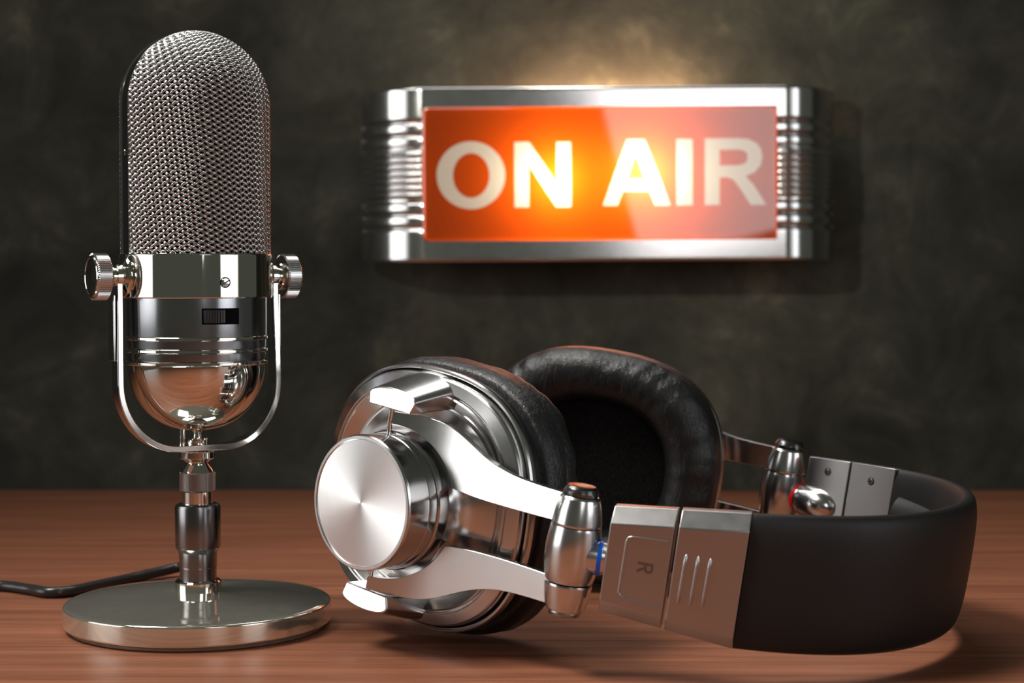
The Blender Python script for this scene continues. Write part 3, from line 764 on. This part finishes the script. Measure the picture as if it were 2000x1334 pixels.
def sign_panel_mat(name, col, rough, tr):
    m, nt, b = newmat(name)
    nt.nodes.remove(b); out = nt.nodes['Material Output']
    tl = node(nt, 'ShaderNodeBsdfTranslucent'); tl.inputs['Color'].default_value = (*col, 1)
    df = node(nt, 'ShaderNodeBsdfDiffuse'); df.inputs['Color'].default_value = (*col, 1)
    m1 = node(nt, 'ShaderNodeMixShader'); m1.inputs[0].default_value = tr
    v = coords(nt); f = noise(nt, v, 60, 2)
    lk(nt, df.outputs[0], m1.inputs[1]); lk(nt, tl.outputs[0], m1.inputs[2])
    gl = node(nt, 'ShaderNodeBsdfGlossy'); gl.inputs['Roughness'].default_value = rough; gl.inputs['Color'].default_value = (1, 1, 1, 1)
    fr = node(nt, 'ShaderNodeFresnel'); fr.inputs['IOR'].default_value = 1.75
    m2 = node(nt, 'ShaderNodeMixShader'); lk(nt, fr.outputs[0], m2.inputs[0])
    lk(nt, m1.outputs[0], m2.inputs[1]); lk(nt, gl.outputs[0], m2.inputs[2]); lk(nt, m2.outputs[0], out.inputs[0]); return m
GLASS_R = sign_panel_mat('red_translucent_glass', (0.80, 0.088, 0.003), 0.03, 0.85)
GLASS_W = sign_panel_mat('white_translucent_glass', (0.95, 0.80, 0.72), 0.05, 0.5)
def rrect(x0, x1, z0, z1, r, n=6):
    P = []
    for cx_, cz_, a0 in ((x1 - r, z1 - r, 0), (x0 + r, z1 - r, 90), (x0 + r, z0 + r, 180), (x1 - r, z0 + r, 270)):
        for t in np.linspace(a0, a0 + 90, n): P.append((cx_ + r * math.cos(math.radians(t)), cz_ + r * math.sin(math.radians(t))))
    return P
LET = {
    'O': ([[(920 + 67 * math.cos(t), 341 + 66 * math.sin(t)) for t in np.linspace(0, 2 * math.pi, 64, endpoint=False)],
           [(920.5 + 35.5 * math.cos(t), 341.5 + 43.5 * math.sin(t)) for t in np.linspace(0, 2 * math.pi, 64, endpoint=False)]]),
    'N': [[(1005, 404), (1005, 277), (1034, 277), (1087, 358), (1087, 277), (1115, 277), (1115, 404), (1086, 404), (1033, 322), (1033, 404)]],
    'A': [[(1177, 402), (1224, 273), (1259, 273), (1309, 402), (1279, 402), (1268, 374), (1216, 374), (1206, 402)], [(1225, 350), (1241, 302), (1259, 350)]],
    'I': [[(1321, 273), (1352, 273), (1352, 402), (1321, 402)]],
    'R': [[(1376, 402), (1376, 272), (1440, 272), (1462, 274), (1478, 282), (1486, 294), (1488, 309), (1485, 325), (1474, 338), (1456, 346), (1472, 364), (1496, 402), (1465, 402), (1445, 370), (1432, 353), (1420, 348), (1405, 348), (1405, 402)],
          [(1405, 294), (1440, 294), (1452, 296), (1459, 302), (1459, 315), (1453, 322), (1440, 325), (1405, 325)]],
}
def flat_shape(polys, extrude=0.0):
    cu = bpy.data.curves.new('outline', 'CURVE'); cu.dimensions = '2D'; cu.fill_mode = 'BOTH'; cu.extrude = extrude
    for poly in polys:
        sp = cu.splines.new('POLY'); sp.points.add(len(poly) - 1); sp.use_cyclic_u = True
        for q, (x, y) in zip(sp.points, poly): q.co = (x, y, 0, 1)
    tmp = bpy.data.objects.new('tmp', cu); COL.objects.link(tmp)
    me = bpy.data.meshes.new_from_object(tmp); bpy.data.objects.remove(tmp)
    return np.array([v.co[:] for v in me.vertices]), [list(p.vertices) for p in me.polygons]
# lens plate: rounded rectangle, proud of the housing, bevelled, with the letters let into it
op = rrect(wx0, wx1, wz0, wz1, 0.42); ip = rrect(wx0 + 0.12, wx1 - 0.12, wz0 + 0.12, wz1 - 0.12, 0.3)
n = len(op)
V = [(x, FY + 0.12, z) for x, z in op] + [(x, FY - 0.08, z) for x, z in op] + [(x, FY - 0.16, z) for x, z in ip]
F = [[i, (i + 1) % n, n + (i + 1) % n, n + i] for i in range(n)] + [[n + i, n + (i + 1) % n, 2 * n + (i + 1) % n, 2 * n + i] for i in range(n)]
L2 = {ch: [[(LX(x), LZ(y)) for x, y in p] for p in polys] for ch, polys in LET.items()}
vs, fs = flat_shape([ip] + [p for ps in L2.values() for p in ps])
panel = mk('glass_panel', *join([(V, F), (np.stack([vs[:, 0], np.full(len(vs), FY - 0.16), vs[:, 1]], 1), fs)]), GLASS_R, sign, angle=20, label='glowing red glass panel')
for ch, polys in L2.items():
    vs, fs = flat_shape(polys)
    mk('letter', np.stack([vs[:, 0], FY - 0.165 - vs[:, 2], vs[:, 1]], 1), fs, GLASS_W, panel, smooth=False, label='glowing white letter ' + ch)
# back plate, standoffs, the lamps inside the box and added light helpers
TRAY = plastic('sign_tray_enamel', (0.55, 0.52, 0.50), 0.6)
mk('back_plate', *box(hx0 + 0.05, hx1 - 0.05, -2.4, -2.2, -hz + 0.12, hz - 0.12), BLACK_PL, sign, bevel=0.03)
for x in (-11, 11):
    mk('wall_standoff', *xf(lathe([(1.2, 0.0), (1.2, 2.3)], 40), frame((x, 0, 0), (1, 0, 0), (0, 0, 1), (0, -1, 0))), SATIN_D, sign)
def point(name, loc, watts, r, col, par):
    l = bpy.data.lights.new(name, 'POINT'); l.energy = watts; l.shadow_soft_size = r * S; l.color = col
    o = bpy.data.objects.new(name, l); COL.objects.link(o); o.parent = par; o.location = [c * S for c in loc]; return o
liner = [box(wx0 - 0.1, wx1 + 0.1, FY + 3.6, FY + 3.7, wz0 - 0.1, wz1 + 0.1)]
for x0_, x1_ in ((wx0 - 0.2, wx0 - 0.1), (wx1 + 0.1, wx1 + 0.2)): liner.append(box(x0_, x1_, FY + 0.15, FY + 3.7, wz0 - 0.1, wz1 + 0.1))
for z0_, z1_ in ((wz0 - 0.2, wz0 - 0.1), (wz1 + 0.1, wz1 + 0.2)): liner.append(box(wx0 - 0.2, wx1 + 0.2, FY + 0.15, FY + 3.7, z0_, z1_))
mk('bounce_liner', *join(liner), BLACK_PL, sign, smooth=False)  # unseen black liner, added to stop light bouncing inside the box
mk('glow_blocker', *box(hx0 + 2, hx1 - 2, -2.2, 0.0, 2.9, 3.2), SATIN_D, sign, smooth=False)  # unseen bar, added to keep the wall glow from spilling downward
for px, py in ((1085, 348), (1258, 338)):
    point('sign_lamp', (LX(px), FY + 1.9, LZ(py)), 0.24, 0.5, (1.0, 0.92, 0.62), sign)
for px in (1080, 1185, 1290):
    point('added_bloom_light', (LX(px), -1.5, 4.5), 0.46, 0.3, (1.0, 0.55, 0.30), sign)  # added lamps behind the sign, standing in for lens bloom above it
